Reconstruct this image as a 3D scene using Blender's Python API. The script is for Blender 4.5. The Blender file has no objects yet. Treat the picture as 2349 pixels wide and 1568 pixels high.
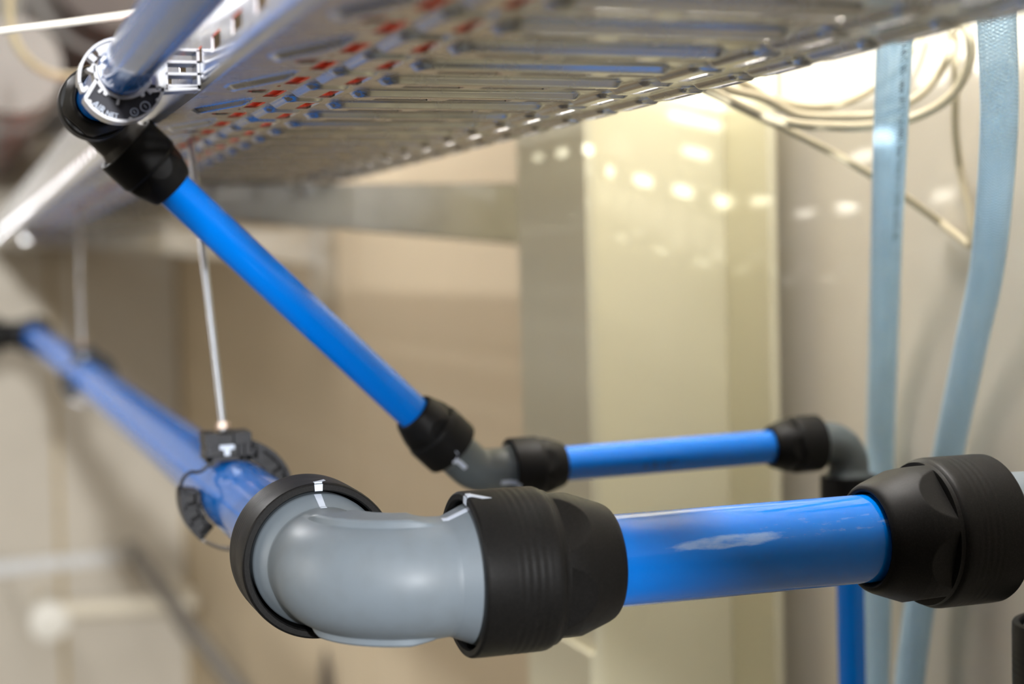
import bpy, math, random
import numpy as np
from mathutils import Vector, Matrix
random.seed(7)
PI = math.pi
SC = bpy.context.scene
COL = SC.collection
V = Vector

# ------------------------------------------------------------------ camera
# axes: X along the front pipe, Y away along the cable tray, Z up; camera at the origin
FPX = 3700.0
cam_d = bpy.data.cameras.new('camera')
cam = bpy.data.objects.new('camera', cam_d)
COL.objects.link(cam)
vX = V((0.94390983, 0.03816653, -0.32799015))
vY = V((-0.32933242, 0.03671999, -0.94349976))
vZ = V((-0.02396632, 0.99859649, 0.04722984))
M = Matrix((vX, vY, vZ)).transposed()           # world -> camera
cam.matrix_world = M.transposed().to_4x4()
cam_d.sensor_width = 36.0
cam_d.lens = FPX * 36.0 / 2349.0
cam_d.clip_start = 0.02
cam_d.clip_end = 60
cam_d.dof.use_dof = True
cam_d.dof.focus_distance = 0.90
cam_d.dof.aperture_fstop = 3.9
SC.camera = cam

# ------------------------------------------------------------------ world, lights, exposure
SC.view_settings.view_transform = 'Standard'
SC.view_settings.look = 'None'
SC.view_settings.gamma = 1.0
SC.view_settings.use_curve_mapping = False
SC.view_settings.exposure = 0.0
w = bpy.data.worlds.new('world'); SC.world = w
w.use_nodes = True
w.node_tree.nodes['Background'].inputs[0].default_value = (1.0, 0.97, 0.92, 1)
w.node_tree.nodes['Background'].inputs[1].default_value = 0.25

def light(name, kind, loc, energy, color=(1, 1, 1), target=None, **kw):
    d = bpy.data.lights.new(name, kind)
    d.energy = energy; d.color = color
    for k, v in kw.items(): setattr(d, k, v)
    o = bpy.data.objects.new(name, d); COL.objects.link(o)
    o.location = loc
    if target is not None:
        o.rotation_euler = (V(target) - V(loc)).to_track_quat('-Z', 'Y').to_euler()
    return o

# lamp behind the photographer, just above tray height
rl = light('room_lamp', 'SPOT', (-0.05, -1.77, 0.31), 116, (0.98, 0.985, 1.0), target=(0.25, 1.5, -0.25), spot_size=math.radians(52), spot_blend=0.4, shadow_soft_size=0.035)
rl.data.use_nodes = True                         # falloff slowed so the beam also lights the back wall
_n = rl.data.node_tree.nodes; _f = _n.new('ShaderNodeLightFalloff'); _f.inputs['Strength'].default_value = 1.0
rl.data.node_tree.links.new(_f.outputs['Linear'], _n['Emission'].inputs['Strength'])
# work spotlight from the left behind the camera, raking over the tray
light('work_spot', 'SPOT', (-1.0, -1.4, 0.49), 1150, (0.97, 0.985, 1.0), target=(0.66, 1.25, 0.225),
      spot_size=math.radians(9.6), spot_blend=0.35, shadow_soft_size=0.025)
# ceiling battens over the tray and at left, then added fill panels
light('batten_over_tray', 'AREA', (0.53, 0.98, 0.93), 16, (1.0, 0.97, 0.93), target=(0.53, 0.98, 0), shape='RECTANGLE', size=0.12, size_y=0.6)
light('fill_by_wall', 'AREA', (0.50, 2.7, 0.93), 14, (1.0, 0.97, 0.94), target=(0.50, 2.7, 0), shape='RECTANGLE', size=0.12, size_y=1.4)  # added to brighten the far wall above the tray
light('batten_left', 'AREA', (-0.47, 3.5, 0.84), 30, (0.98, 0.98, 1.0), target=(-0.47, 3.5, 0), shape='RECTANGLE', size=0.07, size_y=2.6)
light('fill_room', 'AREA', (-2.3, 2.0, 0.95), 60, (1.0, 0.96, 0.89), target=(0.3, 2.2, -0.6), shape='RECTANGLE', size=1.4, size_y=3.2)  # broad soft panel added to lift the wall under the tray
light('fill_front', 'AREA', (-0.6, -0.6, 0.93), 12, (0.97, 0.985, 1.0), target=(-0.2, 0.4, -0.3), shape='RECTANGLE', size=1.2, size_y=0.25)  # unseen soft fill from above, left of the camera

# ------------------------------------------------------------------ materials
def srgb(r, g, b):
    f = lambda c: (c / 255 / 12.92) if c / 255 <= 0.04045 else ((c / 255 + 0.055) / 1.055) ** 2.4
    return (f(r), f(g), f(b), 1)

def mat(name, color, rough=0.5, metal=0.0, spec=0.5, noise=None, bump=None, rnoise=None, coat=0.0, aniso=None):
    """noise=(scale, amount, colour2), bump=(scale, strength), rnoise=(scale, lo, hi)"""
    m = bpy.data.materials.new(name); m.use_nodes = True
    nt = m.node_tree; p = nt.nodes['Principled BSDF']
    p.inputs['Base Color'].default_value = color
    p.inputs['Roughness'].default_value = rough
    p.inputs['Metallic'].default_value = metal
    p.inputs['Specular IOR Level'].default_value = spec
    if coat: p.inputs['Coat Weight'].default_value = coat; p.inputs['Coat Roughness'].default_value = 0.08
    tc = nt.nodes.new('ShaderNodeTexCoord')
    def nz(scale, detail=4):
        n = nt.nodes.new('ShaderNodeTexNoise'); n.inputs['Scale'].default_value = scale
        n.inputs['Detail'].default_value = detail
        nt.links.new(tc.outputs['Object'], n.inputs['Vector']); return n
    if noise:
        n = nz(noise[0]); mx = nt.nodes.new('ShaderNodeMix'); mx.data_type = 'RGBA'
        mx.inputs['A'].default_value = color; mx.inputs['B'].default_value = noise[2]
        mr = nt.nodes.new('ShaderNodeMapRange')
        mr.inputs['From Min'].default_value = 0.42; mr.inputs['From Max'].default_value = 0.72
        mr.inputs['To Max'].default_value = noise[1]
        nt.links.new(n.outputs['Fac'], mr.inputs['Value'])
        nt.links.new(mr.outputs['Result'], mx.inputs['Factor'])
        nt.links.new(mx.outputs['Result'], p.inputs['Base Color'])
    if rnoise:
        n = nz(rnoise[0]); mr = nt.nodes.new('ShaderNodeMapRange')
        mr.inputs['From Min'].default_value = 0.3; mr.inputs['From Max'].default_value = 0.7
        mr.inputs['To Min'].default_value = rnoise[1]; mr.inputs['To Max'].default_value = rnoise[2]
        nt.links.new(n.outputs['Fac'], mr.inputs['Value']); nt.links.new(mr.outputs['Result'], p.inputs['Roughness'])
    if bump:
        n = nz(bump[0], 6); b = nt.nodes.new('ShaderNodeBump'); b.inputs['Strength'].default_value = bump[1]
        b.inputs['Distance'].default_value = 0.001
        nt.links.new(n.outputs['Fac'], b.inputs['Height']); nt.links.new(b.outputs['Normal'], p.inputs['Normal'])
    return m

M_BLUE = mat('blue_pipe_coating', srgb(0, 127, 238), rough=0.1, spec=0.45, rnoise=(60, 0.06, 0.14), bump=(22, 0.03))
M_NUT = mat('black_nut_plastic', (0.0062, 0.006, 0.0058, 1), rough=0.46, spec=0.2, noise=(900, 0.35, (0.022, 0.021, 0.02, 1)), rnoise=(40, 0.42, 0.56), bump=(1500, 0.05))
M_GREY = mat('grey_fitting_plastic', srgb(128, 139, 148), rough=0.42, spec=0.5, noise=(70, 0.25, srgb(112, 118, 120)), rnoise=(30, 0.38, 0.52), bump=(500, 0.02))
M_GREY_SHADE = mat('shaded_grey_fitting_plastic', srgb(96, 104, 106), rough=0.36, spec=0.5, noise=(90, 0.25, srgb(86, 92, 93)))  # same grey as the large elbow, darkened for the tray's shade
M_WHITE = mat('white_paint_and_lit_letters', srgb(214, 224, 240), rough=0.5)
M_ZINC = mat('galvanised_sheet', (0.60, 0.585, 0.55, 1), rough=0.24, metal=0.97, noise=(35, 0.5, (0.52, 0.51, 0.475, 1)), rnoise=(50, 0.20, 0.30), bump=(120, 0.03))
M_RAIL = mat('galvanised_rail', (0.80, 0.81, 0.83, 1), rough=0.22, metal=0.3, noise=(35, 0.4, (0.7, 0.7, 0.72, 1)), rnoise=(50, 0.14, 0.24))
M_ZINC2 = mat('galvanised_arm', (0.70, 0.70, 0.68, 1), rough=0.34, metal=1.0, noise=(30, 0.6, (0.55, 0.55, 0.53, 1)))
M_STEEL = mat('threaded_steel', (0.72, 0.74, 0.77, 1), rough=0.3, metal=1.0)
M_ORANGE = mat('orange_cable_sheath', srgb(252, 104, 50), rough=0.35)
M_CREAM = mat('cream_cable_sheath', srgb(200, 188, 158), rough=0.45)
M_CREAM2 = mat('dark_cream_cable_sheath', srgb(168, 156, 122), rough=0.5)  # darker cream than the other cables
M_WHITEC = mat('white_cable_sheath', srgb(238, 236, 226), rough=0.45)
M_WALL2 = mat('lit_grey_beige_plaster', srgb(206, 199, 185), rough=0.8, spec=0.25, noise=(14, 0.3, srgb(196, 189, 175)), bump=(200, 0.4))  # wall colour kept greyer where the wall is lit
M_WALL = mat('shaded_beige_plaster', srgb(209, 193, 165), rough=0.8, spec=0.25, noise=(14, 0.25, srgb(202, 186, 157)), bump=(260, 0.25))  # wall colour warmed to stand for bounced light in the shade
M_JOINT = mat('wall_joint_filler', srgb(186, 166, 122), rough=0.8)
M_COLUMN = mat('cream_column_paint', srgb(214, 208, 180), rough=0.42, spec=0.4, noise=(9, 0.3, srgb(206, 200, 172)))
M_CEIL = mat('ceiling_paint', srgb(225, 220, 210), rough=0.9)
M_FLOOR = mat('floor_screed', srgb(92, 88, 82), rough=0.7, noise=(5, 0.5, srgb(78, 75, 70)))
M_BLACKP = mat('black_clamp_plastic', (0.010, 0.010, 0.012, 1), rough=0.42, spec=0.4, bump=(300, 0.1))
M_CLIP = mat('lit_grey_clip_plastic', (0.55, 0.55, 0.57, 1), rough=0.22, spec=0.6)  # plastic lightened for the brightly lit front of the clip
M_CLIP_SHADE = mat('shaded_clip_plastic', (0.05, 0.05, 0.06, 1), rough=0.6, spec=0.3)  # same clip plastic, recess shade put into the colour
M_GREY_DEEP = mat('deep_shaded_fitting_plastic', srgb(58, 56, 53), rough=0.4, spec=0.4)  # grey fitting plastic with deep shade put into its colour
M_PRINT = mat('black_ink', (0.02, 0.022, 0.03, 1), rough=0.6)
M_DUCT = mat('dark_duct_insulation', srgb(70, 62, 56), rough=0.6, noise=(4, 0.6, srgb(52, 42, 38)))
M_DUCT2 = mat('grey_duct_jacket', srgb(126, 122, 116), rough=0.5, noise=(5, 0.5, srgb(104, 98, 92)))
M_CREAMP = mat('cream_painted_pipe', srgb(224, 216, 196), rough=0.4)
M_BRASS = mat('plated_nut', (0.6, 0.48, 0.4, 1), rough=0.5, metal=1.0)
M_BRAID = mat('white_braid_thread', srgb(214, 238, 252), rough=0.35)

def hose_mat():
    m = bpy.data.materials.new('translucent_blue_pvc'); m.use_nodes = True
    nt = m.node_tree; p = nt.nodes['Principled BSDF']
    c = (0.55, 0.79, 0.98, 1)
    p.inputs['Base Color'].default_value = c
    p.inputs['Roughness'].default_value = 0.22
    p.inputs['Specular IOR Level'].default_value = 0.5
    tr = nt.nodes.new('ShaderNodeBsdfTranslucent'); tr.inputs[0].default_value = (0.60, 0.84, 1.0, 1)
    mx = nt.nodes.new('ShaderNodeMixShader'); mx.inputs[0].default_value = 0.45
    nt.links.new(p.outputs[0], mx.inputs[1]); nt.links.new(tr.outputs[0], mx.inputs[2])
    tp = nt.nodes.new('ShaderNodeBsdfTransparent'); tp.inputs[0].default_value = (0.85, 0.94, 1.0, 1)
    m2 = nt.nodes.new('ShaderNodeMixShader'); m2.inputs[0].default_value = 0.6
    nt.links.new(mx.outputs[0], m2.inputs[1]); nt.links.new(tp.outputs[0], m2.inputs[2])
    nt.links.new(m2.outputs[0], nt.nodes['Material Output'].inputs[0])
    return m
M_HOSE = hose_mat()

def scuffed_blue():
    m = M_BLUE.copy(); m.name = 'scuffed_blue_pipe_coating'; nt = m.node_tree; p = nt.nodes['Principled BSDF']
    tc = [n for n in nt.nodes if n.type == 'TEX_COORD'][0]
    def mth(op, a, b=None):
        n = nt.nodes.new('ShaderNodeMath'); n.operation = op
        for i, q in enumerate((a, b)):
            if q is None: continue
            if isinstance(q, (int, float)): n.inputs[i].default_value = q
            else: nt.links.new(q, n.inputs[i])
        return n.outputs[0]
    sep = nt.nodes.new('ShaderNodeSeparateXYZ'); nt.links.new(tc.outputs['Object'], sep.inputs[0])
    col = p.inputs['Base Color'].default_value[:]
    last = None
    for cx_, cz, hx, hz, sc, lo, hi, tint in ((-0.018, 0.0098, 0.040, 0.0042, 150, 0.30, 0.42, (0.36, 0.56, 0.95, 1)), (0.045, 0.0125, 0.075, 0.0075, 260, 0.56, 0.70, (0.42, 0.56, 0.80, 1)), (0.05, 0.011, 0.07, 0.006, 420, 0.66, 0.72, (0.62, 0.40, 0.30, 1))):
        dx = mth('DIVIDE', mth('SUBTRACT', sep.outputs[0], cx_), hx); dz = mth('DIVIDE', mth('SUBTRACT', mth('SUBTRACT', sep.outputs[2], cz), mth('MULTIPLY', sep.outputs[0], 0.02)), hz)
        d = mth('SUBTRACT', 1.0, mth('ADD', mth('MULTIPLY', dx, dx), mth('MULTIPLY', dz, dz)))
        d = mth('MINIMUM', mth('MAXIMUM', mth('MULTIPLY', d, 1.6), 0.0), 1.0)
        mp = nt.nodes.new('ShaderNodeMapping'); mp.inputs['Scale'].default_value = (0.35, 1, 1.6); nt.links.new(tc.outputs['Object'], mp.inputs[0])
        n = nt.nodes.new('ShaderNodeTexNoise'); n.inputs['Scale'].default_value = sc; n.inputs['Detail'].default_value = 8; n.inputs['Roughness'].default_value = 0.65
        nt.links.new(mp.outputs[0], n.inputs[0])
        mr = nt.nodes.new('ShaderNodeMapRange'); mr.inputs['From Min'].default_value = lo; mr.inputs['From Max'].default_value = hi + 0.12
        nt.links.new(mth('ADD', n.outputs['Fac'], mth('MULTIPLY', mth('SUBTRACT', d, 1.0), 0.38)), mr.inputs['Value'])
        f = mth('MULTIPLY', mr.outputs[0], mth('MULTIPLY', mth('GREATER_THAN', d, 0.001), 0.8))
        mx = nt.nodes.new('ShaderNodeMix'); mx.data_type = 'RGBA'; nt.links.new(f, mx.inputs['Factor'])
        if last is None: mx.inputs['A'].default_value = col
        else: nt.links.new(last, mx.inputs['A'])
        mx.inputs['B'].default_value = tint; last = mx.outputs['Result']
    nt.links.new(last, p.inputs['Base Color'])
    return m
M_SCUFF = scuffed_blue()

# ------------------------------------------------------------------ helpers
class MB:
    def __init__(s): s.v = []; s.f = []
    def add(s, vs, fs):
        o = len(s.v); s.v += [tuple(q) for q in vs]; s.f += [tuple(i + o for i in f) for f in fs]; return s
    def box(s, c, size, ax=None):
        ax = ax or (V((1, 0, 0)), V((0, 1, 0)), V((0, 0, 1))); c = V(c)
        h = [d / 2 for d in size]; vs = []
        for z in (-1, 1):
            for y in (-1, 1):
                for x in (-1, 1): vs.append(c + ax[0] * (x * h[0]) + ax[1] * (y * h[1]) + ax[2] * (z * h[2]))
        return s.add(vs, [(0, 2, 3, 1), (4, 5, 7, 6), (0, 1, 5, 4), (2, 6, 7, 3), (0, 4, 6, 2), (1, 3, 7, 5)])
    def rings(s, rings, closed_u=True, cap0=True, cap1=True, loop=False):
        n = len(rings[0]); o = len(s.v); fs = []
        vs = [q for r in rings for q in r]; K = len(rings)
        for k in range(K if loop else K - 1):
            a = k * n; b = ((k + 1) % K) * n
            for j in range(n if closed_u else n - 1):
                j2 = (j + 1) % n
                fs.append((a + j, a + j2, b + j2, b + j))
        if cap0 and not loop: fs.append(tuple(range(n - 1, -1, -1)))
        if cap1 and not loop: fs.append(tuple((K - 1) * n + j for j in range(n)))
        return s.add(vs, fs)
    def tube(s, pts, r, n=16, caps=True, loop=False):
        pts = [V(p) for p in pts]; fr = frames(pts, loop)
        rs = r if isinstance(r, (list, tuple)) else [r] * len(pts)
        cs = [(math.cos(2 * PI * j / n), math.sin(2 * PI * j / n)) for j in range(n)]
        return s.rings([[p + (u * c + w_ * d) * q for c, d in cs] for (p, q, (u, w_)) in zip(pts, rs, fr)], True, caps, caps, loop)
    def prism(s, poly, o, u, v, wv):
        """2-D polygon in (u, v) at o, extruded by the vector wv"""
        o = V(o); u = V(u); v = V(v); wv = V(wv); n = len(poly)
        a = [o + u * x + v * y for x, y in poly]
        fs = [tuple(range(n - 1, -1, -1)), tuple(range(n, 2 * n))]
        fs += [(i, (i + 1) % n, n + (i + 1) % n, n + i) for i in range(n)]
        return s.add(a + [q + wv for q in a], fs)
    def mesh(s, name, origin=V((0, 0, 0)), smooth=True, angle=32, flip=False):
        me = bpy.data.meshes.new(name)
        o = V(origin)
        me.from_pydata([(x - o.x, y - o.y, z - o.z) for x, y, z in s.v], [], s.f)
        me.validate()
        import bmesh
        bm = bmesh.new(); bm.from_mesh(me)
        bmesh.ops.recalc_face_normals(bm, faces=bm.faces); bm.to_mesh(me); bm.free()
        if smooth:
            me.shade_smooth(); me.set_sharp_from_angle(angle=math.radians(angle))
        return me

def frames(pts, loop=False):
    out = []; n = len(pts); u = None
    for i in range(n):
        if loop: t = pts[(i + 1) % n] - pts[i - 1]
        else: t = pts[min(i + 1, n - 1)] - pts[max(i - 1, 0)]
        t.normalize()
        if u is None:
            u = t.orthogonal().normalized() if abs(t.z) > 0.95 else t.cross(V((0, 0, 1))).normalized()
        u = (u - t * u.dot(t)).normalized()
        out.append((u, t.cross(u)))
    return out

def spline(pts, k=8):
    """Catmull-Rom through pts"""
    P = [V(p) for p in pts]; out = []
    P = [P[0] * 2 - P[1]] + P + [P[-1] * 2 - P[-2]]
    for i in range(1, len(P) - 2):
        a, b, c, d = P[i - 1:i + 3]
        for j in range(k):
            t = j / k
            out.append(0.5 * ((2 * b) + (c - a) * t + (2 * a - 5 * b + 4 * c - d) * t * t + (3 * b - a - 3 * c + d) * t ** 3))
    out.append(P[-2].copy()); return out

def link(name, me, m, parent=None, loc=(0, 0, 0)):
    o = bpy.data.objects.new(name, me); COL.objects.link(o)
    if m and not me.materials: me.materials.append(m)
    o.location = loc
    if parent: o.parent = parent
    return o

def tag(o, label=None, cat=None, group=None, kind=None):
    if label: o['label'] = label
    if cat: o['category'] = cat
    if group: o['group'] = group
    if kind: o['kind'] = kind
    return o

def thing(name, loc, label, cat, group=None):
    o = bpy.data.objects.new(name, None); COL.objects.link(o)
    o.empty_display_size = 0.05
    o.location = loc; return tag(o, label, cat, group)

def part(name, mb, m, parent, label=None, **kw):
    """mesh in world coordinates put under parent (whose world location is known)"""
    org = V((0, 0, 0)); q = parent
    while q: org += q.location; q = q.parent
    o = link(name, mb.mesh(name, org, **kw), m, parent)
    if label: o['label'] = label
    return o

def solo(name, mb, m, label=None, cat=None, group=None, kind=None, **kw):
    vs = np.array(mb.v); c = V((vs.min(0) + vs.max(0)) / 2)
    return tag(link(name, mb.mesh(name, c, **kw), m, None, c), label, cat, group, kind)

def basis(z, x=None):
    z = V(z).normalized(); x = V(x) if x is not None else z.orthogonal()
    x = (x - z * x.dot(z)).normalized()
    return Matrix((x, z.cross(x), z)).transposed()

def ray(px, py):
    c = V(((px - 1174.5) / FPX, -(py - 784) / FPX, -1)); return M.transposed() @ c
def at(px, py, d): return ray(px, py) * d

def text_mb(body, size, depth=0.0, bold=False):
    cu = bpy.data.curves.new('t', 'FONT'); cu.body = body; cu.size = size; cu.extrude = depth; cu.resolution_u = 3
    o = bpy.data.objects.new('t', cu); COL.objects.link(o)
    dg = bpy.context.evaluated_depsgraph_get(); dg.update()
    me = bpy.data.meshes.new_from_object(o.evaluated_get(dg))
    mb = MB().add([v.co.copy() for v in me.vertices], [tuple(p.vertices) for p in me.polygons])
    bpy.data.objects.remove(o); bpy.data.curves.remove(cu); bpy.data.meshes.remove(me)
    return mb

# ------------------------------------------------------------------ setting
ZF, ZC = -2.3, 1.0
XW, YB = 0.765, 5.78
XL_, YFR = -3.6, -6.2
def struct(name, mb, m, **kw): return solo(name, mb, m, kind='structure', **kw)
struct('floor', MB().box(((XW + XL_) / 2, 0, ZF - 0.05), (XW - XL_ + 0.4, YB - YFR + 0.4, 0.1)), M_FLOOR)
struct('ceiling', MB().box(((XW + XL_) / 2, 0, ZC + 0.05), (XW - XL_ + 0.4, YB - YFR + 0.4, 0.1)), M_CEIL)
struct('wall_left', MB().box((XL_ - 0.05, 0, (ZF + ZC) / 2), (0.1, YB - YFR + 0.4, ZC - ZF)), M_WALL)
struct('wall_front', MB().box(((XW + XL_) / 2, YFR - 0.05, (ZF + ZC) / 2), (XW - XL_, 0.1, ZC - ZF)), M_WALL)
wr = struct('wall_right', MB().box((XW + 0.06, (YB + YFR) / 2, (ZF + ZC) / 2), (0.1, YB - YFR + 0.4, ZC - ZF)), M_JOINT)
wb = struct('wall_back', MB().box(((XW + XL_) / 2, YB + 0.06, (ZF + ZC) / 2), (XW - XL_ + 0.2, 0.1, ZC - ZF)), M_JOINT)
def panel(parent, lo, hi, m=None):
    mb = MB().box((V(lo) + V(hi)) / 2, V(hi) - V(lo))
    return part('wall_panel', mb, m or M_WALL, parent)
js = [YFR, -4.0, -2.5, 0.40, 1.77, 3.14, 4.50, YB]
for a, b in zip(js, js[1:]): panel(wr, (XW, a + 0.009, ZF), (XW + 0.0105, b - 0.009, ZC), M_WALL2 if b < 2 else M_WALL)
jx = [XL_, -2.4, -1.2, -0.2, 0.33, XW]
for a, b in zip(jx, jx[1:]): panel(wb, (a + 0.009, YB, ZF), (b - 0.009, YB + 0.0105, ZC), M_WALL2)

# ------------------------------------------------------------------ cable tray
TZ, TX0, TX1 = 0.097, 0.126, 0.413
PER, Y0 = 0.0612, 0.682                      # pitch of the ribs, first rib

def sstep(x, a, b):
    t = np.clip((x - a) / (b - a), 0, 1); return t * t * (3 - 2 * t)
def rbox(x, y, cx, cy, hx, hy, r):
    qx = np.abs(x - cx) - (hx - r); qy = np.abs(y - cy) - (hy - r)
    return np.hypot(np.maximum(qx, 0), np.maximum(qy, 0)) + np.minimum(np.maximum(qx, qy), 0) - r
def polysd(x, y, poly):
    """signed distance to a convex polygon (counter-clockwise), max of half planes"""
    d = np.full_like(x, -9.0)
    for (ax, ay), (bx, by) in zip(poly, poly[1:] + poly[:1]):
        L = math.hypot(bx - ax, by - ay); nx, ny = (by - ay) / L, -(bx - ax) / L
        d = np.maximum(d, (x - ax) * nx + (y - ay) * ny)
    return d
def tray_feature(x, y):
    """downward boss height and hole mask; y measured from a rib centre line over two pitches"""
    h = np.zeros_like(x); hole = np.zeros_like(x, dtype=bool)
    def boss(sd, hh, wall=0.004):
        nonlocal h
        h = np.maximum(h, hh * (1 - sstep(sd, -wall, 0)))
    for k in (-1, 0, 1, 2, 3):
        yy = y - k * PER
        boss(rbox(x, yy, 0.279, 0.003, 0.068, 0.0125, 0.010), 0.0034, 0.0045)
        for a, b in ((0.226, 0.258), (0.268, 0.305), (0.314, 0.344)):
            hole |= rbox(x, yy, (a + b) / 2, 0.0060, (b - a) / 2, 0.0040, 0.002) < 0
        boss(rbox(x, yy - 0.0485, 0.192, 0, 0.0135, 0.0255, 0.009), 0.0030, 0.0045)
        hole |= rbox(x, yy - 0.0485, 0.1975, 0, 0.0042, 0.016, 0.0015) < 0
        hole |= rbox(x, yy - 0.0135, 0.1715, 0, 0.0042, 0.0165, 0.0015) < 0
        boss(rbox(x, yy - 0.0125, 0.363, 0, 0.0115, 0.0275, 0.009), 0.0030, 0.0045)
        hole |= rbox(x, yy - 0.0125, 0.367, 0, 0.0035, 0.016, 0.0015) < 0
        boss(rbox(x, yy - 0.043, 0.398, 0, 0.0095, 0.0275, 0.008), 0.0028, 0.0045)
        hole |= rbox(x, yy - 0.043, 0.400, 0, 0.0035, 0.017, 0.0015) < 0
    for k in (-1, 0, 1):
        yy = y - k * 2 * PER
        boss(polysd(x, yy, [(0.1395, 0.036), (0.163, -0.027), (0.1665, -0.027), (0.1665, 0.052), (0.1395, 0.052)]), 0.0028, 0.005)
        hole |= (((x - 0.1595) / 0.0085) ** 2 + ((yy - 0.040) / 0.0075) ** 2) < 1
    return h, hole

tray = thing('cable_tray', (0.27, 1.0, TZ), 'long galvanised perforated cable tray with pressed ribs hanging overhead', 'cable tray')
def tray_plate(ya, yb, nx, nyp):
    xs = np.linspace(TX0 + 0.003, TX1 - 0.003, nx + 1)
    dy = PER / nyp; ny = int(round((yb - ya) / dy))
    ys = ya + dy * np.arange(ny + 1)
    X, Y = np.meshgrid(xs, ys)
    h, _ = tray_feature(X, (Y - Y0) % (2 * PER))
    xc = (xs[1:] + xs[:-1]) / 2; yc = (ys[1:] + ys[:-1]) / 2
    XC, YC = np.meshgrid(xc, yc)
    _, hole = tray_feature(XC, (YC - Y0) % (2 * PER))
    keep = ~hole
    idx = np.arange((nx + 1) * (ny + 1)).reshape(ny + 1, nx + 1)
    a = idx[:-1, :-1][keep]; b = idx[:-1, 1:][keep]; c = idx[1:, 1:][keep]; d = idx[1:, :-1][keep]
    quads = np.stack([a, d, c, b], 1)                # normals down
    used = np.unique(quads); remap = np.zeros(idx.size, int); remap[used] = np.arange(len(used))
    P = np.stack([X, Y, TZ - h], 2).reshape(-1, 3)[used] - np.array(tray.location)
    me = bpy.data.meshes.new('base_plate')
    me.from_pydata(P.tolist(), [], remap[quads].tolist())
    me.shade_smooth(); me.set_sharp_from_angle(angle=math.radians(50))
    o = link('base_plate', me, M_ZINC, tray)
    so = o.modifiers.new('thickness', 'SOLIDIFY'); so.thickness = 0.0012; so.offset = -1
    es = o.modifiers.new('crisp_edges', 'EDGE_SPLIT'); es.split_angle = math.radians(55)
    return o
YA = Y0 - 6 * PER
YM = Y0 + 18 * PER
YS = YA - 34 * PER  # unseen stretch behind the camera, added for the shadow it casts
tray_plate(YS, YA, 48, 10)
tray_plate(YA, YM, 180, 30)
tray_plate(YM, YM + 70 * PER, 90, 14)

def rail(x, side, ztop, ya, yb, slots, lip):
    """side rail of the tray with rectangular slots: grid of cells, slot cells left out; z folded into bottom radius and lip"""
    ycuts = sorted({ya, yb, *[v for s in slots for v in (s[0], s[1])]})
    zc = sorted({TZ, TZ + 0.003, ztop, *[v for s in slots for v in (s[2], s[3])]})
    mb = MB(); r = 0.003
    ny = len(ycuts); prof = []
    prof.append((x - side * r * 1.6, TZ)); prof.append((x - side * r * 0.35, TZ + r * 0.35))
    for z in zc[1:]: prof.append((x, z))
    k0 = 2
    prof += [(x - side * 0.0015, ztop + 0.0012), (x - side * lip, ztop + 0.0012), (x - side * lip, ztop - 0.006)]
    vs = [(px_, y, pz_) for y in ycuts for (px_, pz_) in prof]; n = len(prof); fs = []
    for i in range(ny - 1):
        ym = (ycuts[i] + ycuts[i + 1]) / 2
        for j in range(n - 1):
            zm = (prof[j][1] + prof[j + 1][1]) / 2
            if k0 <= j < k0 + len(zc) - 2 and any(s[0] < ym < s[1] and s[2] < zm < s[3] for s in slots): continue
            fs.append((i * n + j, (i + 1) * n + j, (i + 1) * n + j + 1, i * n + j + 1))
    mb.add(vs, fs)
    o = part('side_rail', mb, M_RAIL, tray, angle=60)
    so = o.modifiers.new('thickness', 'SOLIDIFY'); so.thickness = 0.0012; so.offset = 0
    es = o.modifiers.new('crisp_edges', 'EDGE_SPLIT'); es.split_angle = math.radians(55)
    return o
sl = []
y = 0.6650 - 5 * 0.0592
while y < 5.4:
    sl.append((y - 0.0140, y + 0.0140, TZ + 0.0105, TZ + 0.0183)); y += 0.0592
rail(TX0, -1, TZ + 0.060, YS, YM + 70 * PER, sl, 0.012)
sl = []
y = -0.3
while y < 4.5:
    sl.append((y - 0.014, y + 0.014, 0.131, 0.139)); y += 0.0612
y = -0.26
while y < 3:
    sl.append((y - 0.02, y + 0.02, 0.166, 0.172)); y += 0.2448
sl.append((0.925, 1.005, 0.192, 0.198))
rail(TX1, 1, 0.208, YS, YM + 70 * PER, sl, 0.012)  # hidden rail: height and upper slots shaped to throw the light patches

# orange cables lying in the left part of the tray
for k, (x, r) in enumerate([(0.1385, 0.0085), (0.1600, 0.0085), (0.1815, 0.0085), (0.2065, 0.0085), (0.2315, 0.0075)]):
    pts = [(x + 0.0004 * math.sin(3.1 * yy + k), yy, TZ + 0.0015 + r) for yy in np.linspace(YS + 0.01, 5.3, 90)]
    solo('power_cable', MB().tube(pts, r, 12), M_ORANGE,
         'orange sheathed cable lying in the left side of the perforated tray', 'cable', 'orange cables laid along the tray')

# tapered cantilever arms under the tray
def arm(y, x0, x1, h0, h1, label):
    a = thing('bracket_arm', (x1, y, TZ - 0.006), label, 'bracket')
    zt = TZ - 0.0065
    mb = MB().prism([(x0, zt), (x1, zt), (x1, zt - h1), (x0, zt - h0)], (0, y - 0.002, 0), (1, 0, 0), (0, 0, 1), (0, 0.003, 0))
    mb.prism([(x0, zt), (x1, zt), (x1, zt - h1), (x0, zt - h0)], (0, y + 0.042, 0), (1, 0, 0), (0, 0, 1), (0, 0.003, 0))
    mb.box(((x0 + x1) / 2, y + 0.0215, zt - 0.0012), (x1 - x0, 0.047, 0.0024))
    mb.box((x0 + 0.0015, y + 0.0215, zt - h0 / 2), (0.003, 0.047, h0))
    part('web', mb, M_ZINC2, a)
    part('end_plate', MB().box((x1 + 0.003, y + 0.02, zt - h1 * 0.5), (0.008, 0.075, h1 * 1.25)), M_ZINC2, a)
    return a
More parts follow.
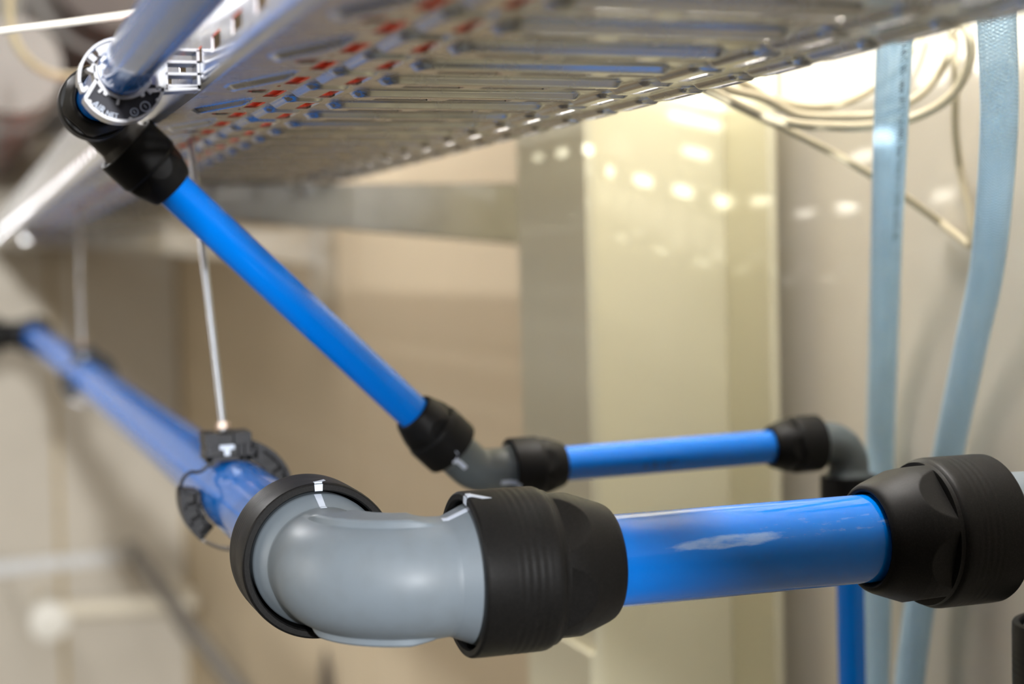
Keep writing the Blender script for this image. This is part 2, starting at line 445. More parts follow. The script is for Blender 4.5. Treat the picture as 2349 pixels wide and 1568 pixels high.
def bolt(parent, c, axis, r=0.008):
    B = basis(axis); mb = MB()
    hx = [(r * math.cos(PI / 3 * i), r * math.sin(PI / 3 * i)) for i in range(6)]
    mb.prism(hx, c, B.col[0], B.col[1], B.col[2] * (r * 0.8))
    return part('bolt', mb, M_STEEL, parent)
a1 = arm(1.68, 0.226, XW - 0.008, 0.028, 0.082, 'galvanised tapered arm carrying the tray, sticking out from behind the cream column')
bolt(a1, (0.36, 1.678, TZ - 0.0135), (0, -1, 0), 0.006)
a2 = arm(3.30, 0.135, 0.726, 0.020, 0.080, 'far blurred galvanised arm under the tray, between the two hanger rods')
bolt(a2, (0.708, 3.298, 0.046), (0, -1, 0), 0.010)
bolt(a2, (0.204, 3.298, 0.083), (0, -1, 0), 0.008)
bolt(a2, (0.46, 3.298, 0.040), (0, -1, 0), 0.008)
part('wall_post', MB().box((0.7445, 3.34, 0.06), (0.0385, 0.05, 0.26)), M_ZINC2, a2)

# ------------------------------------------------------------------ I-section column
def column():
    xl, xr, y0, y1, yw = 0.540, 0.733, 1.345, 1.527, 1.436
    t = thing('support_column', ((xl + xr) / 2, yw, ZF), 'cream painted steel I-section column standing against the wall', 'column')
    def slab(a, b, nm):
        part(nm, MB().box((V(a) + V(b)) / 2, V(b) - V(a)), M_COLUMN, t, smooth=False)
    slab((xl, y0, ZF), (xl + 0.0095, y1, ZC), 'flange')
    slab((xr - 0.0095, y0, ZF), (xr, y1, ZC), 'flange')
    slab((xl + 0.0095, yw - 0.004, ZF), (xr - 0.0095, yw + 0.004, ZC), 'web')
    slab((xl - 0.006, y0 - 0.004, ZF), (xl - 0.0004, y1 - 0.02, -0.352), 'flange_plate')
    for o in t.children:
        b = o.modifiers.new('edge', 'BEVEL'); b.width = 0.0012; b.segments = 2
    return t
column()

# ------------------------------------------------------------------ pipe nuts, elbows
def nut_mesh():
    """union nut for the 50 mm pipe: axis +Z, rim at z=0 (fitting side), mouth at the pipe end"""
    prof = [(0.022, 0.0385), (0.0012, 0.0385), (0.0, 0.0393), (0.0, 0.0420), (0.0004, 0.0427), (0.0014, 0.0432), (0.006, 0.0434), (0.014, 0.0434)]
    for i in range(41):
        s = 0.0155 + 0.021 * i / 40; prof.append((s, 0.0434 + 0.00006 * math.sin(i / 40 * 2 * PI * 5 - PI / 2) * math.sin(PI * i / 40) ** 0.5))
    prof += [(0.0385, 0.0434), (0.0405, 0.0432), (0.0420, 0.0426), (0.0432, 0.0415), (0.0440, 0.0413), (0.0452, 0.0411), (0.0456, 0.0411)]
    cone = [(0.0456, 0.0411), (0.050, 0.0406), (0.055, 0.0397), (0.060, 0.0383), (0.066, 0.0362), (0.072, 0.0341), (0.077, 0.0323), (0.0795, 0.0311), (0.0812, 0.0297), (0.0818, 0.0284)]
    cs = np.array([c[0] for c in cone]); cr = np.array([c[1] for c in cone])
    sgrid = list(np.linspace(0.0459, 0.066, 46)) + [0.068, 0.070, 0.072, 0.0745, 0.077, 0.0785, 0.0797, 0.0807, 0.0814, 0.0818]
    N = 288
    rings = []
    for s, r in prof: rings.append([(r * math.cos(2 * PI * j / N), r * math.sin(2 * PI * j / N), s) for j in range(N)])
    for s in sgrid:
        r0 = float(np.interp(s, cs, cr)); ring = []
        for j in range(N):
            a = 2 * PI * j / N
            da = (a + PI / 6) % (PI / 3) - PI / 6
            r = r0
            if s < 0.0665:
                h = 0.0373 + 0.0006 * (s - 0.0459) / 0.02
                r = min(r0, h / math.cos(da))
            ring.append((r * math.cos(a), r * math.sin(a), s))
        rings.append(ring)
    for s, r in [(0.0816, 0.0275), (0.0808, 0.0266), (0.079, 0.0260), (0.070, 0.0258), (0.040, 0.0258)]:
        rings.append([(r * math.cos(2 * PI * j / N), r * math.sin(2 * PI * j / N), s) for j in range(N)])
    return MB().rings(rings, True, False, False).mesh('nut', smooth=True, angle=24)
NUT = nut_mesh(); NUT.materials.append(M_NUT)

def arc_block(r0, r1, a0, a1, z0, z1, n=6, zr=None):
    """little ring-sector block round +Z, for painted marks"""
    mb = MB(); rings = []
    for i in range(n + 1):
        a = a0 + (a1 - a0) * i / n; c, s = math.cos(a), math.sin(a)
        rings.append([(r0 * c, r0 * s, z0), (r1 * c, r1 * s, z0), (r1 * c, r1 * s, z1), (r0 * c, r0 * s, z1)])
    return mb.rings(rings)

def nut(parent, pos, axis, k, phase=0.0, mark=None, ms=1.0):
    """pos = centre of the rim, axis points to the pipe"""
    o = link('nut', NUT, None, parent, V(pos) - world_loc(parent))
    B = basis(axis, (0, 0, 1) if abs(V(axis).normalized().z) < 0.9 else (0, -1, 0))
    o.rotation_euler = (B @ Matrix.Rotation(phase, 3, 'Z')).to_euler()
    o.scale = (k, k, k)
    if mark is not None:
        a = mark - phase
        mb = arc_block(0.0387, 0.0425, a - 0.055 * ms, a + 0.055 * ms, -0.0002, 0.003)
        q = link('alignment_mark', mb.mesh('alignment_mark', smooth=False), M_WHITE, o)
        q['label'] = 'white painted alignment mark on black rim'
        mb = arc_block(0.0420, 0.04365, a - 0.05 * ms, a + 0.05 * ms, 0.0006, 0.0035)
        mb.v += []; o2 = len(mb.v)
        rr = 0.0436
        pts = [(a - 0.05 * ms, 0.0030), (a + 0.05 * ms, 0.0030), (a + 0.13 * ms, 0.0075), (a + 0.13 * ms, 0.0125)]
        top = [(rr * math.cos(t), rr * math.sin(t), z) for t, z in pts]; bot = [(0.043 * math.cos(t), 0.043 * math.sin(t), z) for t, z in pts]
        mb.add(bot + top, [(3, 2, 1, 0), (4, 5, 6, 7), (0, 1, 5, 4), (1, 2, 6, 5), (2, 3, 7, 6), (3, 0, 4, 7)])
        q = link('alignment_mark', mb.mesh('alignment_mark', smooth=False), M_WHITE, o)
        q['label'] = 'white painted alignment mark on black nut side'
    return o

def world_loc(o):
    l = V((0, 0, 0))
    while o: l += o.location; o = o.parent
    return l

def elbow(name, C, d1, d2, legs, k, bend, label, group=None, marks=(None, None), phases=(0, 0), pad=True, bodymarks=True, bodymat=None, cat='pipe elbow'):
    """C = corner where the pipe axes meet, d1/d2 = unit directions to the two pipes"""
    C = V(C); d1 = V(d1).normalized(); d2 = V(d2).normalized()
    t = thing(name, C, label, cat, group)
    up = d1.cross(d2).normalized()
    th = math.acos(max(-1, min(1, d1.dot(d2))))           # interior angle
    R = bend * k; T = R / math.tan(th / 2)                # tangent length
    la, lb = legs if isinstance(legs, tuple) else (legs, legs)
    path = []                                             # (point, tangent, s_from_rim)
    ins = 0.012 * k
    offs = [ins, 0.0045 * k, 0.004 * k, 0.002 * k, -0.002 * k, -0.006 * k, -0.0085 * k, -0.009 * k, -0.012 * k, -0.018 * k]
    s1 = [q for q in offs if la + q > T + 1e-4]; s2 = [q for q in offs if lb + q > T + 1e-4]
    for q in s1: path.append((C + d1 * (la + q), -d1, q))
    b = (d1 + d2).normalized(); O = C + b * (R / math.sin(th / 2))
    A0 = C + d1 * T - O
    n = 28; turn = PI - th
    ax = A0.cross(-d1).normalized()
    for i in range(n + 1):
        q = Matrix.Rotation(turn * i / n, 3, ax)
        path.append((O + q @ A0, q @ (-d1), None))
    for q in reversed(s2): path.append((C + d2 * (lb + q), d2, q))
    N = 180; rings = []
    rb, rc = 0.0312 * k, 0.0368 * k
    nn = len(path)
    for i, (p, tg, s) in enumerate(path):
        if s is None: r = rb
        else: r = rb + (rc - rb) * min(1.0, max(0.0, (s + 0.009 * k) / (0.013 * k)))
        side = tg.cross(up).normalized()
        f = min(i - len(s1) + 2, nn - 1 - i - len(s2) + 2)
        fade = max(0.0, min(1.0, f / 6.0))
        ring = []
        for j in range(N):
            a = 2 * PI * j / N
            rr = float(r)
            if pad:
                da = min(abs(a - PI / 2), abs(a - 3 * PI / 2))
                e = max(0, min(1, (0.42 - da) / 0.05))
                # flat raised strip on both faces of the bend
                flat = (rb * 1.045) / max(0.5, math.cos(da)) if da < 0.42 else 0
                rr = max(rr, rr + (max(flat, rr) - rr) * fade * e)
            ring.append(p + side * (rr * math.cos(a)) + up * (rr * math.sin(a)))
        rings.append(ring)
    body = part('body', MB().rings(rings), bodymat or M_GREY, t, 'grey moulded elbow body', angle=28)
    for d, mk, ph, leg in ((d1, marks[0], phases[0], la), (d2, marks[1], phases[1], lb)):
        ms = 1.0
        if mk is not None and not isinstance(mk, (int, float)):      # direction instead of an angle
            Bm = basis(d, (0, 0, 1) if abs(d.z) < 0.9 else (0, -1, 0)); v = V(mk); ms = 1.9
            mk = math.atan2(v.dot(Bm.col[1]), v.dot(Bm.col[0]))
        nut(t, C + d * leg, d, k, ph, mk, ms)
        if mk is not None and bodymarks:
            B = basis(d, (0, 0, 1) if abs(d.z) < 0.9 else (0, -1, 0)); mb = MB(); rings = []
            for s, r in [(leg + 0.003 * k, rb + (rc - rb) * 0.923), (leg - 0.003 * k, rb + (rc - rb) * 0.4615), (leg - 0.009 * k, rb), (leg - (0.012 if ms == 1 else 0.022) * k, rb)]:
                rr = []
                for q in range(5):
                    a = mk + ms * (-0.055 + 0.11 * q / 4)
                    rr.append(C + d * s + (B @ V((math.cos(a), math.sin(a), 0))) * (r + 0.00025))
                rings.append(rr)
            mb.rings(rings, False, False, False)
            o = part('alignment_mark', mb, M_WHITE, t, 'white painted alignment mark on grey body', smooth=False)
            o.modifiers.new('thickness', 'SOLIDIFY').thickness = 0.0004
    return t

def pipe(a, b, r, label, name='air_pipe', m=None, extra=None):
    a = V(a); b = V(b)
    mb = MB().tube([a, a + (b - a) * 0.003, a + (b - a) * 0.25, a + (b - a) * 0.5, a + (b - a) * 0.75, b], r, 96 if r > 0.02 else 64)
    return solo(name, mb, m or M_BLUE, label, 'pipe')

ZP = -0.160; YF = 0.797; XM = 0.187
K2 = 0.508
CE = V((XM, YF, ZP))
EFAR = V((0.1765, 3.9, -0.132))
main_dir = (EFAR - CE).normalized()
LEG = 0.0725; LEGY = 0.069; LEGX = 0.0595
TOP = 0.0                                                    # angle of local +Z (up) in the nut frame
elbow('pipe_elbow', CE, main_dir, (1, 0, 0), (LEGY, LEGX), 1.0, 0.040,
      'large grey elbow with two black nuts in the foreground', marks=(TOP, TOP + 0.2), phases=(0.35, math.radians(45)))
LEG = 0.0705; XR = 0.5690 + LEG
CR = V((XR, YF, ZP))
elbow('pipe_elbow', CR, (-1, 0, 0), (0, 0, -1), (LEG, 0.063), 1.0, 0.046,
      'large elbow with two black nuts at the right edge, below the hoses', phases=(math.radians(15), 0.2))
IN = 0.004
pipe(CE + V((LEGX + 0.014, 0, 0)), CR - V((LEG + 0.014, 0, 0)), 0.025, 'thick glossy blue pipe running across the foreground', m=M_SCUFF)
pipe(CE + main_dir * (LEGY + 0.014), EFAR - main_dir * (LEG + 0.014), 0.025, 'thick blue pipe receding away under the tray to the left')
elbow('pipe_elbow', EFAR, -main_dir, (-1, 0, 0), LEG, 1.0, 0.046, 'far blurred black elbow at the end of the receding blue pipe', pad=False, bodymat=M_NUT)
pipe(EFAR + V((-LEG - 0.014, 0, 0)), EFAR + V((-1.2, 0, 0)), 0.025, 'far blue pipe leading left off the far black elbow')

# branch with the thin pipes
def topax(y): return V((0.0872 + 0.006 * (y - 0.843), y, 0.1033 + 0.006 * (y - 0.843)))
UC = topax(1.06); tdir = (topax(0.5) - topax(1.1)).normalized()
LC = V((0.3526, 1.10, -0.1470)); RC = V((0.6583, 1.10, -0.1425))
ddir = (LC - UC).normalized(); hdir = (RC - LC).normalized()
leg2 = 0.0300; rp = 0.0127
UPC = elbow('pipe_elbow', UC, tdir, ddir, leg2, 0.508, 0.044, 'small deeply shaded elbow behind the printed clip at upper left', phases=(0.3, 0.5), pad=False, bodymat=M_GREY_DEEP)
elbow('pipe_elbow', LC, -ddir, hdir, 0.0255, K2, 0.044, 'small grey obtuse elbow joining the slanting and level thin pipes',
      marks=((-0.1, -0.9, -0.35), (-0.05, -0.88, -0.5)), phases=(0.5, 0.2), pad=False, bodymat=M_GREY_SHADE)
elbow('pipe_elbow', RC, -hdir, (0, 0, -1), 0.0275, K2, 0.040, 'small grey elbow turning the level thin pipe downwards beside the hoses', phases=(0.55, 0.1), pad=False, bodymat=M_GREY_SHADE)
pipe(UC + ddir * (leg2 + 0.007), LC - ddir * (0.0255 + 0.007), rp, 'thin blue pipe slanting down across the middle')
lp = pipe(LC + hdir * (0.0255 + 0.007), RC - hdir * (0.0275 + 0.007), rp, 'thin level blue pipe between the two small grey elbows')
def pipe_print(parent, a, b, r, s0, ang, body, size):
    a = V(a); d = (V(b) - a).normalized(); tm = text_mb(body, size); u = V((0, 0, 1)); u = (u - d * u.dot(d)).normalized(); w_ = u.cross(d)
    out = []
    for x, y_, z in tm.v:
        t_ = ang + y_ / r; out.append(a + d * (s0 + x) + (u * math.sin(t_) - w_ * math.cos(t_)) * (r + 0.0001))
    tm.v = out
    return part('print', tm, M_PRINT, parent, 'dark printed word', smooth=False)
pipe_print(lp, LC, RC, rp, 0.125, -0.65, 'AIRNET', 0.0085)
pipe(UC + tdir * (leg2 + 0.007), topax(0.30), rp, 'thin blue pipe beside the tray held by the printed clip')
pipe(RC + V((0, 0, -0.0275 - 0.007)), RC + V((0.004, 0, -0.9)), 0.0108, 'thin blue pipe dropping behind the thick blue pipe')

# ------------------------------------------------------------------ clamp on the thick pipe, hung from the tray by a rod
def clamp(c, label):
    c = V(c); t = thing('pipe_clamp', c, label, 'pipe clamp', None)
    def P(r, a, y): return V((c.x + r * math.cos(a), c.y + y, c.z + r * math.sin(a)))
    def half(a0, a1, n=40):
        mb = MB(); a0, a1 = math.radians(a0), math.radians(a1)
        for r0, r1, y0, y1 in ((0.0365, 0.0400, -0.012, 0.012), (0.0263, 0.0290, -0.012, 0.012), (0.0275, 0.0375, 0.004, 0.010)):
            mb.rings([[P(r0, a, y0), P(r1, a, y0), P(r1, a, y1), P(r0, a, y1)] for a in [a0 + (a1 - a0) * i / n for i in range(n + 1)]])
        for i in range(4):
            a = a0 + (a1 - a0) * (0.02 + 0.32 * i); u = V((math.cos(a), 0, math.sin(a))); w_ = V((-u.z, 0, u.x))
            mb.box(P(0.0325, a, 0), (0.011, 0.024, 0.0022), (u, V((0, 1, 0)), w_))
        return mb
    part('clamp_half', half(-62, 72), M_BLACKP, t)
    part('clamp_half', half(170, 228), M_BLACKP, t)
    mb = MB(); a0, a1 = math.radians(228), math.radians(300)
    mb.rings([[P(r, a, y) for r, y in ((0.0385, -0.009), (0.0395, -0.009), (0.0395, 0.009), (0.0385, 0.009))] for a in [a0 + (a1 - a0) * i / 16 for i in range(17)]])
    part('strap', mb, M_STEEL, t, 'thin steel strap')
    # wire lip on the open side
    lip = [P(r, math.radians(a), -0.010) for r, a in ((0.0392, 176), (0.0405, 168), (0.0400, 158), (0.0375, 150), (0.0340, 147), (0.0310, 142), (0.0300, 132), (0.0275, 124))]
    part('catch', MB().tube(spline(lip, 5), 0.0012, 8), M_BLACKP, t)
    # block on top with a T shaped opening
    mb = MB(); bx, bz = c.x - 0.006, c.z + 0.0330; yf = c.y - 0.014
    hw = 0.0155
    mb.box((bx, c.y + 0.004, bz + 0.0015), (2 * hw, 0.022, 0.0175))                      # core, set back
    mb.box((bx - 0.0115, c.y, bz + 0.0080), (0.009, 0.028, 0.008)); mb.box((bx + 0.0105, c.y, bz + 0.0080), (0.012, 0.028, 0.008))
    mb.box((bx, yf + 0.003, bz - 0.0058), (2 * hw, 0.008, 0.003))
    mb.box((bx - hw + 0.002, yf + 0.003, bz - 0.002), (0.004, 0.008, 0.013)); mb.box((bx + hw - 0.002, yf + 0.003, bz - 0.002), (0.004, 0.008, 0.013))
    mb.box((bx + 0.009, yf + 0.003, bz - 0.002), (0.003, 0.008, 0.013))
    u = V((0.9, 0, 0.43)).normalized(); w_ = V((-u.z, 0, u.x))
    mb.box((c.x - 0.0185, c.y, c.z + 0.0275), (0.004, 0.026, 0.010), (u, V((0, 1, 0)), w_))
    mb.box((c.x + 0.0165, c.y, c.z + 0.028), (0.004, 0.026, 0.014))
    part('rod_block', mb, M_BLACKP, t, smooth=False)
    mb = MB().prism([(-0.0052, 0.0045), (0.0052, 0.0045), (0.0052, 0.0015), (0.0022, 0.0012), (0.0018, -0.0035), (-0.0018, -0.0035), (-0.0022, 0.0012), (-0.0052, 0.0015)],
                    (bx, yf + 0.0055, bz - 0.0015), (1, 0, 0), (0, 0, 1), (0, 0.003, 0))
    part('slot_insert', mb, M_WHITE, t, 'pale T shaped insert in the block', smooth=False)
    return t
def mainax(y): return CE + main_dir * ((y - CE.y) / main_dir.y)
c1 = mainax(1.14); clamp(c1, 'black clamp round the blue pipe just behind the large grey elbow')
c2 = mainax(2.36); clamp(c2, 'blurred black clamp halfway along the receding blue pipe')
def rod(a, b, label):
    a = V(a); b = V(b); t = thing('hanger_rod', b, label, 'threaded rod', None)
    n = int((b - a).length / 0.0004); fr = frames([a, b])[0]; pts = []
    mb = MB().tube([a + (b - a) * i / 20 for i in range(21)], 0.0027, 14)
    part('rod', mb, M_STEEL, t)
    # thread: helical ridge
    L = (a - b).length; d = (b - a).normalized(); u, w_ = fr; N = int(L / 0.0010) * 10
    pts = [a + d * (L * i / N) + (u * math.cos(2 * PI * i / 10) + w_ * math.sin(2 * PI * i / 10)) * 0.0027 for i in range(N + 1)]
    part('thread', MB().tube(pts, 0.00035, 4), M_STEEL, t)
    B = basis(d); hx = [(0.0055 * math.cos(PI / 3 * i), 0.0055 * math.sin(PI / 3 * i)) for i in range(6)]
    part('lock_nut', MB().prism(hx, b - d * 0.0065, B.col[0], B.col[1], d * 0.005), M_BRASS, t, 'copper tinted lock nut', smooth=False)
    part('upper_nut', MB().prism(hx, a + d * 0.004, B.col[0], B.col[1], d * 0.005), M_STEEL, t, smooth=False)
    return t
rod((0.1710, 1.205, TZ + 0.012), c1 + V((-0.0065, 0.002, 0.0445)), 'thin steel rod leaning down to the nearer black pipe clamp')
rod((0.182, 2.43, TZ + 0.012), c2 + V((-0.0065, 0.002, 0.0445)), 'blurred steel rod at far left going to the farther black clamp')

# ------------------------------------------------------------------ printed clip on the thin upper pipe
def top_clip(y):
    c = topax(y); t = thing('pipe_clip', c, 'grey plastic clip with raised lettering holding the thin upper pipe', 'pipe clip')
    oc = V((c.x - 0.0010, c.y, c.z - 0.0052))                      # centre of the outer ring
    yb_, yf = c.y + 0.011, c.y - 0.007
    def ringseg(cc, r0, r1, a0, a1, y0, y1, n=40, mb=None):
        mb = mb or MB(); a0, a1 = math.radians(a0), math.radians(a1)
        return mb.rings([[V((cc.x + r * math.cos(a), yy, cc.z + r * math.sin(a))) for r, yy in ((r0, y0), (r1, y0), (r1, y1), (r0, y1))] for a in [a0 + (a1 - a0) * i / n for i in range(n + 1)]])
    # lower crescent: rim, cradle, recessed plate
    mb = ringseg(oc, 0.0198, 0.0213, 207, 352, yf, yb_)
    mb = ringseg(c, 0.0130, 0.0149, 172, 338, yf, yb_, mb=mb)
    pts_o = [(oc.x + 0.0200 * math.cos(math.radians(a)), oc.z + 0.0200 * math.sin(math.radians(a))) for a in range(207, 353, 5)]
    pts_i = [(c.x + 0.0147 * math.cos(math.radians(a)), c.z + 0.0147 * math.sin(math.radians(a))) for a in range(335, 200, -5)]
    poly = pts_o + pts_i
    # recessed plate as quads between both arcs
    K = 30
    rings = []
    for i in range(K + 1):
        ao = math.radians(207 + 145 * i / K); ai = math.radians(203 + 130 * i / K)
        po = V((oc.x + 0.0200 * math.cos(ao), 0, oc.z + 0.0200 * math.sin(ao))); pi_ = V((c.x + 0.0147 * math.cos(ai), 0, c.z + 0.0147 * math.sin(ai)))
        rings.append([po + V((0, yf + 0.003, 0)), pi_ + V((0, yf + 0.003, 0)), pi_ + V((0, yf + 0.0055, 0)), po + V((0, yf + 0.0055, 0))])
    part('recessed_plate', MB().rings(rings), M_CLIP_SHADE, t, 'recessed plate darkened for shade')
    A = math.radians(207); p = V((oc.x + 0.0205 * math.cos(A), (yf + yb_) / 2, oc.z + 0.0205 * math.sin(A))); q = V((c.x + 0.014 * math.cos(math.radians(200)), p.y, c.z + 0.014 * math.sin(math.radians(200))))
    d = (q - p); L = d.length; d.normalize(); mb.box((p + q) / 2, (L, yb_ - yf, 0.0016), (d, V((0, 1, 0)), V((-d.z, 0, d.x))))
    # stub webs and pins
    for a, r0, r1 in ((258, 0.0150, 0.0180), (222, 0.0140, 0.0172), (318, 0.0150, 0.0178)):
        u = V((math.cos(math.radians(a)), 0, math.sin(math.radians(a)))); w_ = V((-u.z, 0, u.x))
        mb.box(c + u * (r0 + r1) / 2 + V((0, yf + 0.002 - c.y, 0)), (r1 - r0, 0.004, 0.0012), (u, V((0, 1, 0)), w_))
    for a, r, cc in ((232, 0.0153, c), (305, 0.0153, c), (280, 0.0200, oc), (330, 0.0200, oc), (214, 0.0200, oc)):
        u = V((math.cos(math.radians(a)), 0, math.sin(math.radians(a))))
        b = V((cc.x, yf, cc.z)) + u * r
        mb.tube([b + V((0, -0.0008, 0)), b + V((0, 0.004, 0))], 0.0011, 12)
    part('cradle', mb, M_CLIP, t)
    # upper retaining arc with hook
    mb = ringseg(oc, 0.0203, 0.0215, 62, 186, yf, yb_)
    mb = ringseg(oc, 0.0170, 0.0205, 70, 128, yf + 0.004, yf + 0.006, mb=mb)
    mb = ringseg(c, 0.0130, 0.0142, 60, 150, yf, yb_, mb=mb)
    u = V((math.cos(math.radians(140)), 0, math.sin(math.radians(140))))
    mb.box(oc + u * 0.0185 + V((0, 0.004, 0)), (0.005, 0.012, 0.0028), (u, V((0, 1, 0)), V((-u.z, 0, u.x))))
    hook = [(-0.0213, -0.0015), (-0.0200, -0.0015), (-0.0190, -0.0042), (-0.0175, -0.0030), (-0.0165, -0.0040), (-0.0185, -0.0062), (-0.0200, -0.0062)]
    mb.prism(hook, (oc.x, yf, oc.z), (1, 0, 0), (0, 0, 1), (0, 0.012, 0))
    hook = [(-0.0152, 0.0028), (-0.0139, 0.0028), (-0.0140, -0.0016), (-0.0152, -0.0018), (-0.0178, -0.0007), (-0.0182, 0.0003), (-0.0165, 0.0006)]
    mb.prism(hook, (c.x, yf, c.z), (1, 0, 0), (0, 0, 1), (0, 0.012, 0))
    part('latch', mb, M_CLIP, t)
    # foot to the tray rail
    mb = MB(); xr = TX0 - 0.0008
    za, zb = c.z - 0.0098, c.z + 0.0105
    mb.prism([(c.x + 0.0115, za - 0.0016), (xr, za + 0.0004), (xr, za + 0.0022), (c.x + 0.0118, za + 0.0004)], (0, yf, 0), (1, 0, 0), (0, 0, 1), (0, yb_ - yf, 0))
    x0 = c.x + 0.0168
    for i in range(4):
        z = za + 0.002 + (zb - za - 0.002) * i / 3
        mb.box(((x0 + 0.004 + xr) / 2, (yf + yb_) / 2, z), (xr - x0 - 0.004, yb_ - yf, 0.0013))
    mb.box((x0 + 0.0042, (yf + yb_) / 2, (za + zb) / 2), (0.0013, yb_ - yf, zb - za)); mb.box((x0 - 0.0005, (yf + yb_) / 2, za + 0.004), (0.0013, yb_ - yf, 0.008))
    mb.box((x0 + 0.002, yb_ - 0.003, (za + zb) / 2 - 0.002), (0.005, 0.0015, (zb - za) * 0.7))
    mb.box((xr - 0.0007, (yf + yb_) / 2, (za + zb) / 2), (0.0014, yb_ - yf, zb - za))
    part('foot', mb, M_CLIP, t, smooth=False)
    # raised lettering on the recessed plate, bent along the crescent
    def bent(body, size, r, amid, cc, dep=0.0007, squeeze=1.0):
        tm = text_mb(body, size, dep); vs = np.array(tm.v); cx_ = (vs[:, 0].min() + vs[:, 0].max()) / 2
        out = []
        for x, yy, z in tm.v:
            a = math.radians(amid) + (x - cx_) * squeeze / r
            rr = r - yy
            out.append((cc.x + rr * math.cos(a), yf + 0.003 - z, cc.z + rr * math.sin(a)))
        tm.v = out; return tm
    m1 = bent('AIR', 0.0050, 0.0196, 229, oc); m2 = bent('NET', 0.0036, 0.0194, 253, oc)
    m1.add(m2.v, m2.f)
    part('raised_letters', m1, M_WHITE, t, 'raised white-lit letters AIRNET', smooth=False)  # clip letters coloured white for the light they catch
    for a, r, rad in ((290, 0.0168, 0.0021), (311, 0.0172, 0.0027)):
        u = V((math.cos(math.radians(a)), 0, math.sin(math.radians(a)))); b = V((oc.x, yf + 0.003, oc.z)) + u * r
        mb = MB()
        mb.rings([[b + V((rr * math.cos(2 * PI * i / 24), yy, rr * math.sin(2 * PI * i / 24))) for rr, yy in ((rad, 0.001), (rad, -0.0005), (rad * 0.78, -0.0005), (rad * 0.74, 0.001))] for i in range(24)], loop=True)
        mb.box(b, (0.0004, 0.001, rad * 0.8), (V((0.8, 0, 0.6)), V((0, 1, 0)), V((-0.6, 0, 0.8))))
        for i in range(12):
            q = b + V((rad * 0.9 * math.cos(PI * i / 6), -0.0006, rad * 0.9 * math.sin(PI * i / 6)))
            mb.box(q, (0.00022, 0.0004, 0.00022))
        part('date_dial', mb, M_WHITE, t, 'small raised date dial', smooth=False)  # dial coloured white like the lit letters
    return t
top_clip(0.843)

# ------------------------------------------------------------------ braided hoses
def hose(pts_px, label, text=None):
    pts = spline([at(x, y_, d) for x, y_, d in pts_px], 14)
    R = 0.0117
    c0 = pts[-1]
    t = thing('braided_hose', c0, label, 'hose')
    mb = MB().tube(pts, [R] * len(pts), 40, caps=False)
    part('tube', mb, M_HOSE, t)
    fr = frames(pts); ln = [0.0]
    for a, b in zip(pts, pts[1:]): ln.append(ln[-1] + (b - a).length)
    ln = np.array(ln); P = np.array([tuple(p) for p in pts]); U = np.array([tuple(f[0]) for f in fr]); W = np.array([tuple(f[1]) for f in fr])
    def surf(s, a, r):
        p = [np.interp(s, ln, P[:, i]) for i in range(3)]; u = [np.interp(s, ln, U[:, i]) for i in range(3)]; w_ = [np.interp(s, ln, W[:, i]) for i in range(3)]
        return np.stack([p[i] + r * (u[i] * np.cos(a) + w_[i] * np.sin(a)) for i in range(3)], -1)
    pitch = 0.042; ns = 15; L = ln[-1]; n = int(L / pitch * 26)
    sarr = np.linspace(0, L, n)
    vs = []; fs = []
    for sg in (1, -1):
        for k in range(ns):
            a = sg * 2 * PI * sarr / pitch + 2 * PI * k / ns
            w2 = 0.00026
            A = surf(sarr - w2, a, R - 0.0001); B = surf(sarr + w2, a, R - 0.0001); C = surf(sarr, a, R + 0.00030)
            o = len(vs); vs += A.tolist() + B.tolist() + C.tolist()
            for i in range(n - 1):
                fs.append((o + i, o + i + 1, o + 2 * n + i + 1, o + 2 * n + i)); fs.append((o + 2 * n + i, o + 2 * n + i + 1, o + n + i + 1, o + n + i))
    me = bpy.data.meshes.new('braid'); vv = np.array(vs) - np.array(t.location)
    me.from_pydata(vv.tolist(), [], fs); me.shade_smooth()
    b = link('braid', me, M_BRAID, t); b['label'] = 'woven diagonal reinforcing threads'; b['kind'] = 'stuff'
    if text:
        body, s0, size = text
        tm = text_mb(body, size, 0.0)
        # face the camera, a little to the right
        T0 = np.array(tm.v)
        s = s0 + T0[:, 0]
        pos = surf(s, np.zeros(len(s)), 0.0)
        tocam = -pos / np.linalg.norm(pos, axis=1)[:, None]
        u = np.stack([np.interp(s, ln, U[:, i]) for i in range(3)], -1); w_ = np.stack([np.interp(s, ln, W[:, i]) for i in range(3)], -1)
        ac = np.arctan2((tocam * w_).sum(1), (tocam * u).sum(1))
        camright = np.array(tuple(M.transposed() @ V((1, 0, 0))))
        sgn = np.sign(np.cross(u[0], w_[0]) @ np.cross(tocam[0], camright))
        a = ac + sgn * (0.42 + T0[:, 1] / R * 1.0)
        pos = surf(s, a, R + 0.00042)
        tm.v = [tuple(q) for q in pos]
        part('print', tm, M_PRINT, t, 'black printed lettering along the hose', smooth=False)
    return t
hose([(2062, -10, 1.04), (2053, 80, 1.07), (2041, 350, 1.15), (2033, 560, 1.25), (2026, 800, 1.34), (2020, 1000, 1.375), (2016, 1200, 1.375), (2010, 1480, 1.375), (2004, 1700, 1.37)],
     'left pale blue braided hose with black printed lettering', ('A-B-C  ED 16bar 20°C TÜV-MPG  6bar / Food 31-1a  12x3 ED 16 bar 20°C  ABC', 0.035, 0.0062))
hose([(2280, -60, 0.98), (2287, 60, 1.0), (2291, 300, 1.04), (2266, 600, 1.14), (2225, 800, 1.21), (2187, 980, 1.265), (2150, 1170, 1.29), (2105, 1420, 1.31), (2070, 1700, 1.32)],
     'right pale blue braided hose without print, curving down to the left')

